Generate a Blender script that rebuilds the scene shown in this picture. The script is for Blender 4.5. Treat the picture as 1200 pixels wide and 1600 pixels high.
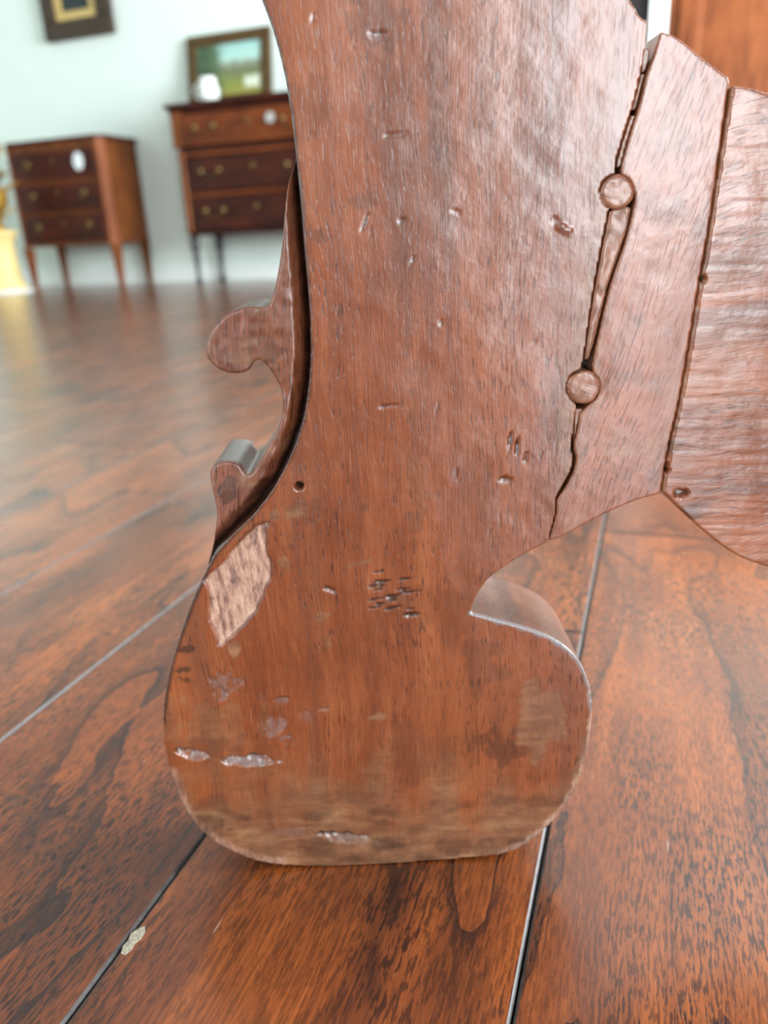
import bpy, bmesh, math, random
import numpy as np
from mathutils import Matrix, Vector
from math import radians, sin, cos, pi

for o in list(bpy.data.objects):
    bpy.data.objects.remove(o, do_unlink=True)
scene = bpy.context.scene
COL = scene.collection
rng = random.Random(7)

# ------------------------------------------------------------------ camera
F_PX, PITCH, ROLL, YAW, CAM_H = 1186.5, radians(20.03), radians(-2.88), radians(19.77), 0.26
cam_d = bpy.data.cameras.new('camera')
cam_d.sensor_fit = 'VERTICAL'
cam_d.sensor_height = 36.0
cam_d.sensor_width = 27.0
cam_d.lens = F_PX / 1600 * 36
cam_d.clip_start = 0.01
cam_d.dof.use_dof = True
cam_d.dof.focus_distance = 0.262
cam_d.dof.aperture_fstop = 8.2
cam = bpy.data.objects.new('camera', cam_d)
COL.objects.link(cam)
CAM_LOCAL = (Matrix.Rotation(pi / 2 - PITCH, 3, 'X') @ Matrix.Rotation(ROLL, 3, 'Z'))   # before yaw
cam.matrix_world = Matrix.Translation((0, 0, CAM_H)) @ (Matrix.Rotation(YAW, 3, 'Z') @ CAM_LOCAL).to_4x4()
scene.camera = cam

# ------------------------------------------------------------------ world, window and fill light, exposure
world = bpy.data.worlds.new('daylight')
scene.world = world
world.use_nodes = True
bg = world.node_tree.nodes['Background']
bg.inputs[0].default_value = (0.72, 0.86, 1.0, 1)
bg.inputs[1].default_value = 1.0

def window_light(name, loc, rot, sx, sy, power, col=(0.90, 0.96, 1.0)):
    l = bpy.data.lights.new(name, 'AREA')
    l.shape = 'RECTANGLE'; l.size = sx; l.size_y = sy; l.energy = power; l.color = col
    o = bpy.data.objects.new(name, l); COL.objects.link(o)
    o.location = loc; o.rotation_euler = rot
    return o
# daylight entering the two openings of the right wall; fill light added at an invented rear opening
window_light('daylight_side_door', (2.58, -3.0, 1.3), (0, radians(90), 0), 2.4, 1.7, 220)
window_light('daylight_side_window', (2.58, 2.3, 1.45), (0, radians(90), 0), 1.9, 2.8, 640)
window_light('rear_fill', (-1.5, -3.98, 1.35), (radians(90), 0, 0), 2.4, 2.4, 66)

vs = scene.view_settings
vs.view_transform = 'Standard'; vs.look = 'None'; vs.gamma = 1.0
vs.use_curve_mapping = False
vs.exposure = 0.1

# ------------------------------------------------------------------ projection helpers (yaw frame: x right, y away, z up)
CL = np.array(CAM_LOCAL)
def ray(px, py):
    return CL @ np.array([(px - 600) / F_PX, (800 - py) / F_PX, -1.0])
_b = ray(560, 1353)
Y0 = _b[1] / -_b[2] * CAM_H                      # distance of the leg's front face
FWD = Vector((-sin(YAW), cos(YAW), 0))
def on_face(px, py, dy=0.0):                     # pixel -> (x, z) on the plane dy behind the leg's front face
    d = ray(px, py); t = (Y0 + dy) / d[1]
    return (d[0] * t, max(0.0, CAM_H + d[2] * t))
def to_px(X, Z, dy=0.0):
    P = np.stack([X, np.full_like(X, Y0 + dy), Z - CAM_H], 0)
    c = CL.T @ P
    return 600 + F_PX * c[0] / -c[2], 800 - F_PX * c[1] / -c[2]
def room_at(px, py, y):                          # pixel -> room point on the plane at room depth y
    d = np.array(Matrix.Rotation(YAW, 3, 'Z')) @ ray(px, py)
    t = y / d[1]
    return Vector((d[0] * t, y, CAM_H + d[2] * t))

# ------------------------------------------------------------------ material helpers
def lin(c):
    return tuple(((v / 255) / 12.92 if v / 255 <= 0.04045 else ((v / 255 + 0.055) / 1.055) ** 2.4) for v in c) + (1,)
class NT:
    def __init__(s, name):
        s.m = bpy.data.materials.new(name); s.m.use_nodes = True
        s.t = s.m.node_tree; s.b = s.t.nodes['Principled BSDF']
    def n(s, typ, **kw):
        nd = s.t.nodes.new(typ)
        for k, v in kw.items(): setattr(nd, k, v)
        return nd
    def l(s, a, b): s.t.links.new(a, b)
    def setin(s, sock, v):
        if hasattr(v, 'is_linked') or hasattr(v, 'node'): s.l(v, sock)
        else: sock.default_value = v
    def math(s, op, a, b=0.0, c=None, clamp=False):
        nd = s.n('ShaderNodeMath', operation=op, use_clamp=clamp)
        s.setin(nd.inputs[0], a); s.setin(nd.inputs[1], b)
        if c is not None: s.setin(nd.inputs[2], c)
        return nd.outputs[0]
    def vmath(s, op, a, b):
        nd = s.n('ShaderNodeVectorMath', operation=op)
        s.setin(nd.inputs[0], a); s.setin(nd.inputs[1], b)
        return nd.outputs[0]
    def mapping(s, v, scale=(1, 1, 1), rot=(0, 0, 0), loc=(0, 0, 0)):
        nd = s.n('ShaderNodeMapping')
        s.l(v, nd.inputs['Vector'])
        nd.inputs['Scale'].default_value = scale; nd.inputs['Rotation'].default_value = rot; nd.inputs['Location'].default_value = loc
        return nd.outputs[0]
    def noise(s, v, scale=1.0, detail=3.0, rough=0.55, dist=0.0, color=False):
        nd = s.n('ShaderNodeTexNoise')
        s.l(v, nd.inputs['Vector'])
        nd.inputs['Scale'].default_value = scale; nd.inputs['Detail'].default_value = detail
        nd.inputs['Roughness'].default_value = rough; nd.inputs['Distortion'].default_value = dist
        return nd.outputs['Color'] if color else nd.outputs['Fac']
    def ramp(s, f, stops, interp='LINEAR'):
        nd = s.n('ShaderNodeValToRGB'); cr = nd.color_ramp; cr.interpolation = interp
        while len(cr.elements) < len(stops): cr.elements.new(0.5)
        for e, (p, c) in zip(cr.elements, stops):
            e.position = p
            e.color = c if len(c) == 4 else (*c, 1)
        s.l(f, nd.inputs[0]); return nd.outputs[0]
    def smooth(s, f, a, b):
        nd = s.n('ShaderNodeMapRange', interpolation_type='SMOOTHSTEP')
        s.setin(nd.inputs['Value'], f); nd.inputs['From Min'].default_value = a; nd.inputs['From Max'].default_value = b
        return nd.outputs[0]
    def mix(s, fac, a, b, blend='MIX'):
        nd = s.n('ShaderNodeMix', data_type='RGBA', blend_type=blend)
        s.setin(nd.inputs[0], fac); s.setin(nd.inputs[6], a); s.setin(nd.inputs[7], b)
        return nd.outputs[2]
    def bump(s, h, dist, strength=1.0, normal=None):
        nd = s.n('ShaderNodeBump'); nd.inputs['Distance'].default_value = dist; nd.inputs['Strength'].default_value = strength
        s.l(h, nd.inputs['Height'])
        if normal is not None: s.l(normal, nd.inputs['Normal'])
        return nd.outputs[0]

def plain(name, rgb, rough=0.5, metal=0.0, noise_scale=30, var=0.12, bump=0.0):
    N = NT(name); tc = N.n('ShaderNodeTexCoord').outputs['Object']
    nz = N.noise(tc, noise_scale, 4)
    c = lin(rgb); d = tuple(v * (1 - var * 2) for v in c[:3]) + (1,); e = tuple(min(1, v * (1 + var)) for v in c[:3]) + (1,)
    N.l(N.ramp(nz, [(0.25, d), (0.55, c), (0.8, e)]), N.b.inputs['Base Color'])
    N.b.inputs['Roughness'].default_value = rough; N.b.inputs['Metallic'].default_value = metal
    if bump: N.l(N.bump(nz, bump), N.b.inputs['Normal'])
    return N.m

def leg_wood(name, angle, dark, mid, light, wave=0.012, seed=0.0, horizontal=False, rough=0.31):
    """old waxed hardwood; grain along local z turned by angle; wear and some painted light and shade come from the vertex attribute 'marks'"""
    N = NT(name); tc = N.n('ShaderNodeTexCoord').outputs['Object']
    P = N.mapping(tc, rot=(0, angle, 0), loc=(seed, seed * 1.7, seed * 0.6))
    warp = N.noise(P, 9.0, 2.0, color=True)
    warp = N.vmath('SUBTRACT', warp, (0.5, 0.5, 0.5))
    warp = N.vmath('MULTIPLY', warp, (wave, 0.0, 0.0))
    P = N.vmath('ADD', P, warp)
    broad = N.noise(N.mapping(P, (34, 8, 3.2)), 1.0, 3.0)
    band = N.noise(N.mapping(P, (130, 20, 6.0)), 1.0, 4.0)
    fib = N.noise(N.mapping(P, (1500, 300, 60.0)), 1.0, 3.0, 0.65)
    por = N.noise(N.mapping(P, (1150, 300, 150.0)), 1.0, 1.5, 0.5)
    mott = N.noise(tc, 26.0, 5.0, 0.6)
    v = N.math('MULTIPLY_ADD', broad, 0.42, N.math('MULTIPLY_ADD', band, 0.34, N.math('MULTIPLY', mott, 0.34)))
    v = N.math('MULTIPLY_ADD', N.math('SUBTRACT', fib, 0.5), 0.42, v)
    col = N.ramp(v, [(0.34, lin(dark)), (0.52, lin(mid)), (0.72, lin(light))])
    hue = N.smooth(N.noise(N.mapping(P, (22, 8, 2.4), loc=(5, 2, 9)), 1.0, 3.0), 0.40, 0.66)
    col = N.mix(N.math('MULTIPLY', hue, 0.45), col, N.mix(0.5, col, lin((176, 100, 48))))
    greyb = N.smooth(N.noise(N.mapping(P, (46, 12, 3.0), loc=(8, 4, 1)), 1.0, 4.0), 0.52, 0.68)
    col = N.mix(N.math('MULTIPLY', greyb, 0.5), col, lin((92, 56, 42)))
    pm = N.smooth(por, 0.56, 0.68)
    pm = N.math('MULTIPLY', pm, N.math('MULTIPLY_ADD', N.smooth(N.noise(N.mapping(P, (60, 30, 12)), 1.0, 3.0), 0.38, 0.62), 0.75, 0.25))
    col = N.mix(N.math('MULTIPLY', pm, 0.66), col, lin((58, 28, 17)))
    # thin pale rubbed fibres
    rub = N.smooth(N.noise(N.mapping(P, (800, 200, 40), loc=(3, 1, 2)), 1.0, 2.0), 0.64, 0.76)
    col = N.mix(N.math('MULTIPLY', rub, 0.30), col, lin((186, 130, 98)))
    at = N.n('ShaderNodeAttribute', attribute_name='marks')
    sep = N.n('ShaderNodeSeparateColor'); N.l(at.outputs['Color'], sep.inputs[0])
    bare, drk, pale, grime = sep.outputs[0], sep.outputs[1], sep.outputs[2], at.outputs['Alpha']
    gcol = N.ramp(N.noise(N.mapping(tc, (1, 1, 2.6)), 55.0, 5.0, 0.65), [(0.3, lin((84, 58, 44))), (0.5, lin((126, 90, 64))), (0.72, lin((168, 130, 96)))])
    col = N.mix(grime, col, gcol)
    bcol = N.ramp(N.noise(N.mapping(P, (420, 200, 120), rot=(0, radians(25), 0)), 1.0, 4.0, 0.7), [(0.36, lin((112, 84, 74))), (0.5, lin((178, 138, 118))), (0.68, lin((216, 184, 160)))])
    col = N.mix(bare, col, bcol)
    col = N.mix(drk, col, lin((34, 22, 17)))
    col = N.mix(pale, col, lin((128, 126, 128)))
    N.l(col, N.b.inputs['Base Color'])
    r = N.math('MULTIPLY_ADD', mott, 0.16, rough - 0.08)
    r = N.math('MULTIPLY_ADD', bare, 0.2, r)
    N.l(r, N.b.inputs['Roughness'])
    h = N.math('MULTIPLY_ADD', pm, -1.0, N.math('MULTIPLY', fib, 0.55))
    lump = N.noise(tc, 160.0, 3.0)
    n1 = N.bump(h, 0.00030, 0.40)
    N.b.inputs['Coat Weight'].default_value = 0.7
    N.b.inputs['Coat Roughness'].default_value = 0.22
    N.l(N.bump(lump, 0.0004, 0.4), N.b.inputs['Coat Normal'])
    rgh = N.noise(N.mapping(P, (380, 200, 110), rot=(0, radians(25), 0)), 1.0, 4.0, 0.7)
    n2 = N.bump(N.math('MULTIPLY', rgh, bare), 0.0012, 0.8, n1)
    n3 = N.bump(lump, 0.0004, 0.45, n2)
    N.l(n3, N.b.inputs['Normal'])
    return N.m

def floor_wood():
    N = NT('floor_wood'); tc = N.n('ShaderNodeTexCoord').outputs['Object']
    oi = N.n('ShaderNodeObjectInfo')
    rnd = oi.outputs['Random']
    off = N.n('ShaderNodeCombineXYZ')
    N.l(N.math('MULTIPLY', rnd, 37.0), off.inputs[0]); N.l(N.math('MULTIPLY', rnd, 91.0), off.inputs[1]); N.l(N.math('MULTIPLY', rnd, 13.0), off.inputs[2])
    P = N.vmath('ADD', tc, off.outputs[0])
    fig = N.noise(N.mapping(P, (9.0, 2.2, 1.0)), 1.0, 2.5, 0.5, 0.6)
    saw = N.math('FRACT', N.math('MULTIPLY', N.math('MULTIPLY_ADD', N.noise(N.mapping(P, (60, 26, 1)), 1.0, 3.0), 0.035, fig), 7.0))
    late = N.math('POWER', saw, 7.0)                      # dark late wood, ending in a sharp line
    line = N.math('MULTIPLY', N.smooth(saw, 0.90, 0.985), N.math('SUBTRACT', 1.0, N.smooth(saw, 0.985, 1.0)))
    shade = N.math('SUBTRACT', 1.0, late)
    broad = N.noise(N.mapping(P, (14, 4, 1)), 1.0, 4.0, 0.6)
    band = N.noise(N.mapping(P, (120, 7, 1)), 1.0, 3.0)
    por = N.noise(N.mapping(P, (820, 125, 1)), 1.0, 2.0, 0.6)
    fib = N.noise(N.mapping(P, (1200, 50, 1)), 1.0, 3.0, 0.6)
    v = N.math('MULTIPLY_ADD', broad, 0.48, N.math('MULTIPLY_ADD', band, 0.22, N.math('MULTIPLY_ADD', shade, 0.15, -0.02)))
    v = N.math('MULTIPLY_ADD', N.math('SUBTRACT', fib, 0.5), 0.30, v)
    v = N.math('MULTIPLY_ADD', N.math('SUBTRACT', rnd, 0.5), 0.06, v)
    col = N.ramp(v, [(0.26, lin((54, 25, 12))), (0.44, lin((113, 57, 25))), (0.62, lin((166, 90, 38)))])
    pm = N.smooth(por, 0.47, 0.58)
    pm = N.math('MULTIPLY', pm, N.math('MULTIPLY_ADD', late, 0.55, N.math('MULTIPLY_ADD', N.smooth(N.noise(N.mapping(P, (20, 9, 1)), 1.0, 3.0), 0.36, 0.66), 0.6, 0.40)), clamp=True)
    col = N.mix(N.math('MULTIPLY', pm, 0.88), col, lin((30, 13, 8)))
    col = N.mix(N.math('MULTIPLY', line, N.math('MULTIPLY', N.smooth(N.noise(P, 9.0, 2.0), 0.40, 0.60), 0.7)), col, lin((38, 17, 12)))
    # white scuffs
    sc = N.noise(N.mapping(P, (420, 26, 1), rot=(0, 0, radians(24))), 1.0, 1.0)
    sm = N.math('MULTIPLY', N.smooth(sc, 0.77, 0.82), N.smooth(N.noise(P, 22.0, 2.0), 0.52, 0.62))
    col = N.mix(N.math('MULTIPLY', sm, 0.7), col, lin((190, 180, 168)))
    N.l(col, N.b.inputs['Base Color'])
    wear = N.noise(P, 14.0, 4.0)
    N.l(N.math('MULTIPLY_ADD', wear, 0.22, 0.16), N.b.inputs['Roughness'])
    N.b.inputs['Coat Weight'].default_value = 0.8
    N.b.inputs['Coat Roughness'].default_value = 0.26
    h = N.math('MULTIPLY_ADD', pm, -0.8, N.math('MULTIPLY', fib, 0.35))
    h = N.math('MULTIPLY_ADD', line, -0.8, h)
    n1 = N.bump(h, 0.00016, 0.35)
    n2 = N.bump(N.noise(P, 16.0, 2.0), 0.0025, 0.35, n1)
    n3 = N.bump(N.noise(N.mapping(P, (1, .6, 1)), 70.0, 2.0), 0.0006, 0.35, n2)
    N.l(n3, N.b.inputs['Normal'])
    return N.m

def furniture_wood(name, dark, mid, light, axis='x', rough=0.42):
    N = NT(name); tc = N.n('ShaderNodeTexCoord').outputs['Object']
    sc = (2.5, 30, 45) if axis == 'x' else (45, 30, 2.5)
    a = N.noise(N.mapping(tc, sc), 1.0, 4.0, 0.6, 0.4); b = N.noise(tc, 5.0, 3.0)
    v = N.math('MULTIPLY_ADD', a, 0.6, N.math('MULTIPLY', b, 0.4))
    N.l(N.ramp(v, [(0.36, lin(dark)), (0.5, lin(mid)), (0.66, lin(light))]), N.b.inputs['Base Color'])
    N.b.inputs['Roughness'].default_value = rough
    N.b.inputs['Specular IOR Level'].default_value = 0.22
    N.l(N.bump(a, 0.0006, 0.4), N.b.inputs['Normal'])
    return N.m

MAT = {}
MAT['leg'] = leg_wood('leg_wood_vertical', 0.0, (74, 36, 19), (124, 63, 33), (160, 92, 54), seed=1.3)
MAT['mid'] = leg_wood('leg_wood_slanted', radians(-17), (82, 42, 27), (128, 68, 43), (164, 98, 68), seed=4.1)
MAT['centre'] = leg_wood('leg_wood_horizontal', radians(86), (74, 38, 24), (134, 74, 46), (176, 112, 76), wave=0.05, seed=7.7)
MAT['bracket'] = leg_wood('carving_wood', radians(-6), (58, 32, 24), (104, 58, 42), (150, 94, 72), seed=2.2, rough=0.42)
MAT['peg'] = leg_wood('peg_end_wood', radians(75), (92, 54, 38), (132, 82, 60), (164, 114, 88), seed=5.0, rough=0.46)
MAT['filler'] = leg_wood('filler_wood', radians(-17), (100, 62, 46), (148, 98, 74), (182, 134, 106), seed=9.0, rough=0.5)
MAT['floor'] = floor_wood()
MAT['bevel'] = plain('plank_edge_dust_sheen', (78, 75, 74), 0.5, noise_scale=260, var=0.3)  # dusty grey; the bevels' reflected light is put into this colour too
MAT['floor_base'] = plain('subfloor_dark', (46, 36, 31), 0.8)
MAT['wall'] = plain('wall_paint', (219, 233, 226), 0.85, noise_scale=3, var=0.01)
MAT['dark_wall'] = plain('dark_unseen_wall', (128, 112, 98), 0.7, noise_scale=4, var=0.05)  # colour of the unseen walls, darkened to cut bounced light
MAT['ceiling'] = plain('ceiling_paint', (190, 192, 190), 0.9, noise_scale=3, var=0.01)
MAT['trim'] = plain('trim_paint', (228, 236, 232), 0.5, noise_scale=4, var=0.01)

# ------------------------------------------------------------------ mesh helpers
def link(name, me, mat=None, parent=None, smooth=False):
    o = bpy.data.objects.new(name, me); COL.objects.link(o)
    if mat is not None: me.materials.append(mat)
    if parent is not None: o.parent = parent
    if smooth:
        me.polygons.foreach_set('use_smooth', [True] * len(me.polygons))
    return o
def bm_obj(name, bm, mat, parent=None, smooth=False):
    bmesh.ops.recalc_face_normals(bm, faces=bm.faces)
    me = bpy.data.meshes.new(name); bm.to_mesh(me); bm.free()
    return link(name, me, mat, parent, smooth)
def box(bm, x0, x1, y0, y1, z0, z1, bevel=0.0):
    r = bmesh.ops.create_cube(bm, size=1.0)
    for v in r['verts']:
        v.co = Vector(((x0 + x1) / 2 + v.co.x * (x1 - x0), (y0 + y1) / 2 + v.co.y * (y1 - y0), (z0 + z1) / 2 + v.co.z * (z1 - z0)))
    if bevel:
        es = list({e for v in r['verts'] for e in v.link_edges})
        bmesh.ops.bevel(bm, geom=es, offset=bevel, segments=2, affect='EDGES', profile=0.5)
def part_box(name, mat, parent, *a, bevel=0.0):
    bm = bmesh.new(); box(bm, *a, bevel=bevel); return bm_obj(name, bm, mat, parent)
def lathe(bm, prof, cx=0, cy=0, seg=24, axis='z', cz=0):
    rings = []
    for r, z in prof:
        ring = []
        for i in range(seg):
            a = 2 * pi * i / seg
            if axis == 'z': co = (cx + r * cos(a), cy + r * sin(a), cz + z)
            else: co = (cx + r * cos(a), cy + z, cz + r * sin(a))
            ring.append(bm.verts.new(co))
        rings.append(ring)
    for A, B in zip(rings, rings[1:]):
        for i in range(seg):
            bm.faces.new((A[i], A[(i + 1) % seg], B[(i + 1) % seg], B[i]))
    bm.faces.new(rings[0][::-1]); bm.faces.new(rings[-1])
def tube(bm, pts, r, seg=8):
    pts = [Vector(p) for p in pts]; rings = []
    for i, p in enumerate(pts):
        t = (pts[min(i + 1, len(pts) - 1)] - pts[max(i - 1, 0)]).normalized()
        u = t.cross(Vector((0, 1, 0.01)))
        if u.length < 1e-4: u = t.cross(Vector((1, 0, 0)))
        u.normalize(); w = t.cross(u)
        rings.append([bm.verts.new(p + (u * cos(2 * pi * k / seg) + w * sin(2 * pi * k / seg)) * r) for k in range(seg)])
    for A, B in zip(rings, rings[1:]):
        for k in range(seg):
            bm.faces.new((A[k], A[(k + 1) % seg], B[(k + 1) % seg], B[k]))
    bm.faces.new(rings[0][::-1]); bm.faces.new(rings[-1])
def empty(name, loc, rz=0.0):
    o = bpy.data.objects.new(name, None); COL.objects.link(o)
    o.location = loc; o.rotation_euler = (0, 0, rz); o.empty_display_size = 0.1
    return o
def tag(o, label, cat, group=None):
    o['label'] = label; o['category'] = cat
    if group: o['group'] = group
    return o
def structure(o):
    o['kind'] = 'structure'; return o

# ------------------------------------------------------------------ room
XL, XR, YB, YF, H = -5.6, 2.6, 5.16, -4.0, 3.0
bm = bmesh.new(); box(bm, XL, XR, YF, YB, -0.06, -0.014)
floor = structure(bm_obj('floor', bm, MAT['floor_base']))
PW, PL, GAP = 0.1525, 2.3, 0.0008
def plank_mesh(L):
    bm = bmesh.new()
    w = PW / 2 - GAP / 2; l = L / 2 - GAP / 2; b = 0.0012
    rings = []
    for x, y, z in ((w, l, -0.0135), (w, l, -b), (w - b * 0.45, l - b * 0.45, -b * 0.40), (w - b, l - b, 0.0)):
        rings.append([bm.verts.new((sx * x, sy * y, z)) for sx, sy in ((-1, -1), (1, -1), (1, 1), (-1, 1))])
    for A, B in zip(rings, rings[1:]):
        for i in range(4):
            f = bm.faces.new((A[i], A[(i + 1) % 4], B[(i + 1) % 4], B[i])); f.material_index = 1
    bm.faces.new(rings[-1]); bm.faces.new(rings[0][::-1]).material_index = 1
    bmesh.ops.recalc_face_normals(bm, faces=bm.faces)
    me = bpy.data.meshes.new('plank'); bm.to_mesh(me); bm.free()
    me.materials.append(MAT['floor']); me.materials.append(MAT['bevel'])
    return me
PLANKS = {}
X_SEAM = -0.0300                                   # the seam that runs under the foot's right side
k0 = math.ceil((XL - X_SEAM) / PW); k1 = math.floor((XR - X_SEAM) / PW)
JOINT = {0: 0.662, -1: 0.472, -2: 1.32, -3: 0.98, 1: 1.25}
for k in range(k0, k1):
    j = JOINT.get(k, rng.uniform(0, PL))
    y = j - PL * 6
    while y < YB:
        a, b = max(y, YF), min(y + PL, YB)
        if b - a > 0.12:
            key = round(b - a, 3)
            if key not in PLANKS: PLANKS[key] = plank_mesh(b - a)
            o = bpy.data.objects.new('plank', PLANKS[key]); COL.objects.link(o)
            o.parent = floor; o.location = (X_SEAM + (k + 0.5) * PW, (a + b) / 2, 0)
        y += PL

def wall_with_holes(name, span, holes, place):
    """span = (a0, a1); holes = [(a0, a1, z0, z1)]; place(bm, a0, a1, z0, z1) adds a box"""
    bm = bmesh.new(); a = span[0]
    for h0, h1, z0, z1 in sorted(holes):
        place(bm, a, h0, 0, H)
        if z0 > 0: place(bm, h0, h1, 0, z0)
        place(bm, h0, h1, z1, H); a = h1
    place(bm, a, span[1], 0, H)
    return structure(bm_obj(name, bm, MAT['dark_wall']))
bm = bmesh.new(); box(bm, XL - .15, XR + .15, YB, YB + .15, -0.06, H); structure(bm_obj('wall_back', bm, MAT['wall']))
bm = bmesh.new(); box(bm, XL - .15, XL, YF, YB, -0.06, H); structure(bm_obj('wall_left', bm, MAT['wall']))
WIN_R = [(-3.85, -2.15, 0.1, 2.5), (0.9, 3.7, 0.5, 2.4)]
WIN_F = [(-2.7, -0.3, 0.15, 2.55)]  # added opening for the rear fill light
wall_with_holes('wall_right', (YF, YB), WIN_R, lambda bm, a, b, z0, z1: box(bm, XR, XR + .15, a, b, z0, z1))
wall_with_holes('wall_front', (XL - .15, XR + .15), WIN_F, lambda bm, a, b, z0, z1: box(bm, a, b, YF - .15, YF, z0, z1))
bm = bmesh.new(); box(bm, XL - .15, XR + .15, YF - .15, YB + .15, H, H + .1); structure(bm_obj('ceiling', bm, MAT['ceiling']))
def window_frame(n, a0, a1, z0, z1, side):
    bm = bmesh.new(); t = 0.05
    def b(a, c, p, q):
        if side == 'r': box(bm, XR + .06, XR + .12, a, c, p, q)
        else: box(bm, a, c, YF - .12, YF - .06, p, q)
    b(a0, a0 + t, z0, z1); b(a1 - t, a1, z0, z1); b(a0 + t, a1 - t, z0, z0 + t); b(a0 + t, a1 - t, z1 - t, z1)
    m = (a0 + a1) / 2; b(m - t / 2, m + t / 2, z0 + t, z1 - t)
    structure(bm_obj('window_%d' % n, bm, MAT['trim']))
for i, w in enumerate(WIN_R): window_frame(i + 1, *w, 'r')
window_frame(3, *WIN_F[0], 'f')  # frame of the added rear opening
bm = bmesh.new(); box(bm, XL, XR, YB - .016, YB, 0, 0.11, 0.004); structure(bm_obj('baseboard_back', bm, MAT['trim']))
bm = bmesh.new(); box(bm, XL, XL + .016, YF, YB - .016, 0, 0.11, 0.004); structure(bm_obj('baseboard_left', bm, MAT['trim']))

bm = bmesh.new(); box(bm, -0.118, -0.034, 4.58, YB, 0, H, .003); structure(bm_obj('added_pier', bm, MAT['trim']))  # white pier added in place of a wall strip that would lie in shade

# ------------------------------------------------------------------ the carved trestle leg
leg = empty('table_leg', FWD * Y0, YAW)
tag(leg, 'carved reddish-brown wooden trestle table leg with scroll foot standing on the plank floor', 'table leg')
THICK = 0.043

def spline(pts, step=0.0016, closed=True, sharp=()):
    """Catmull-Rom through the points; indices in sharp stay corners"""
    P = [np.array(p, float) for p in pts]; n = len(P); out = []
    rngi = range(n) if closed else range(n - 1)
    for i in rngi:
        p1, p2 = P[i], P[(i + 1) % n]
        p0 = P[(i - 1) % n] if (i not in sharp and (closed or i > 0)) else p1 - (p2 - p1)
        j = (i + 1) % n
        p3 = P[(i + 2) % n] if (j not in sharp and (closed or i + 2 < n)) else p2 + (p2 - p1)
        L = np.linalg.norm(p2 - p1); m = max(1, int(L / step))
        for s in range(m):
            t = s / m
            out.append(0.5 * ((2 * p1) + (-p0 + p2) * t + (2 * p0 - 5 * p1 + 4 * p2 - p3) * t * t + (-p0 + 3 * p1 - 3 * p2 + p3) * t ** 3))
    if not closed: out.append(P[-1])
    return [tuple(p) for p in out]

def solid(outline, y0, y1, bevel, voxel):
    """extrude an (x, z) outline from y0 to y1, soften its edges and remesh it into an even skin"""
    bm = bmesh.new()
    vs_ = [bm.verts.new((x, y0, z)) for x, z in outline]
    f = bm.faces.new(vs_)
    r = bmesh.ops.extrude_face_region(bm, geom=[f])
    for v in r['geom']:
        if isinstance(v, bmesh.types.BMVert): v.co.y = y1
    bmesh.ops.triangulate(bm, faces=[q for q in bm.faces if len(q.verts) > 4])
    bmesh.ops.recalc_face_normals(bm, faces=bm.faces)
    me = bpy.data.meshes.new('tmp'); bm.to_mesh(me); bm.free()
    o = bpy.data.objects.new('tmp', me); COL.objects.link(o)
    m = o.modifiers.new('r', 'REMESH'); m.mode = 'VOXEL'; m.voxel_size = voxel; m.adaptivity = 0.0
    if bevel > 0:
        s = o.modifiers.new('s', 'SMOOTH'); s.factor = 0.5; s.iterations = bevel
    dg = bpy.context.evaluated_depsgraph_get(); dg.update()
    out = bpy.data.meshes.new_from_object(o.evaluated_get(dg))
    bpy.data.objects.remove(o, do_unlink=True); bpy.data.meshes.remove(me)
    return out

def hash2(ix, iy, s):
    n = (ix * 374761393 + iy * 668265263 + s * 974634777) & 0x7fffffff
    n = ((n ^ (n >> 13)) * 1274126177) & 0x7fffffff
    return ((n ^ (n >> 16)) & 0xffff) / 65535.0
def vnoise(x, y, s=0):
    ix = np.floor(x).astype(np.int64); iy = np.floor(y).astype(np.int64)
    fx = x - ix; fy = y - iy; fx = fx * fx * (3 - 2 * fx); fy = fy * fy * (3 - 2 * fy)
    return (hash2(ix, iy, s) * (1 - fx) + hash2(ix + 1, iy, s) * fx) * (1 - fy) + (hash2(ix, iy + 1, s) * (1 - fx) + hash2(ix + 1, iy + 1, s) * fx) * fy
def fbm(x, y, s=0, o=4):
    v = 0; a = 0.5; t = 0
    for i in range(o):
        v = v + a * vnoise(x, y, s + i); t += a; a *= 0.5; x = x * 2.03; y = y * 2.03
    return v / t
def sstep(v, a, b):
    t = np.clip((v - a) / (b - a), 0, 1); return t * t * (3 - 2 * t)
def inside_dist(px, py, poly):
    """signed distance to a polygon, positive inside"""
    n = len(poly); d = np.full(px.shape, 1e9); ins = np.zeros(px.shape, bool)
    for i in range(n):
        (ax, ay), (bx, by) = poly[i], poly[(i + 1) % n]
        ex, ey = bx - ax, by - ay
        t = np.clip(((px - ax) * ex + (py - ay) * ey) / (ex * ex + ey * ey + 1e-9), 0, 1)
        d = np.minimum(d, np.hypot(px - ax - ex * t, py - ay - ey * t))
        c = ((ay > py) != (by > py)) & (px < (bx - ax) * (py - ay) / (by - ay + 1e-12) + ax)
        ins ^= c
    return np.where(ins, d, -d)
def line_dist(px, py, pts):
    d = np.full(px.shape, 1e9)
    for (ax, ay), (bx, by) in zip(pts, pts[1:]):
        ex, ey = bx - ax, by - ay
        t = np.clip(((px - ax) * ex + (py - ay) * ey) / (ex * ex + ey * ey + 1e-9), 0, 1)
        d = np.minimum(d, np.hypot(px - ax - ex * t, py - ay - ey * t))
    return d
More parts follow.
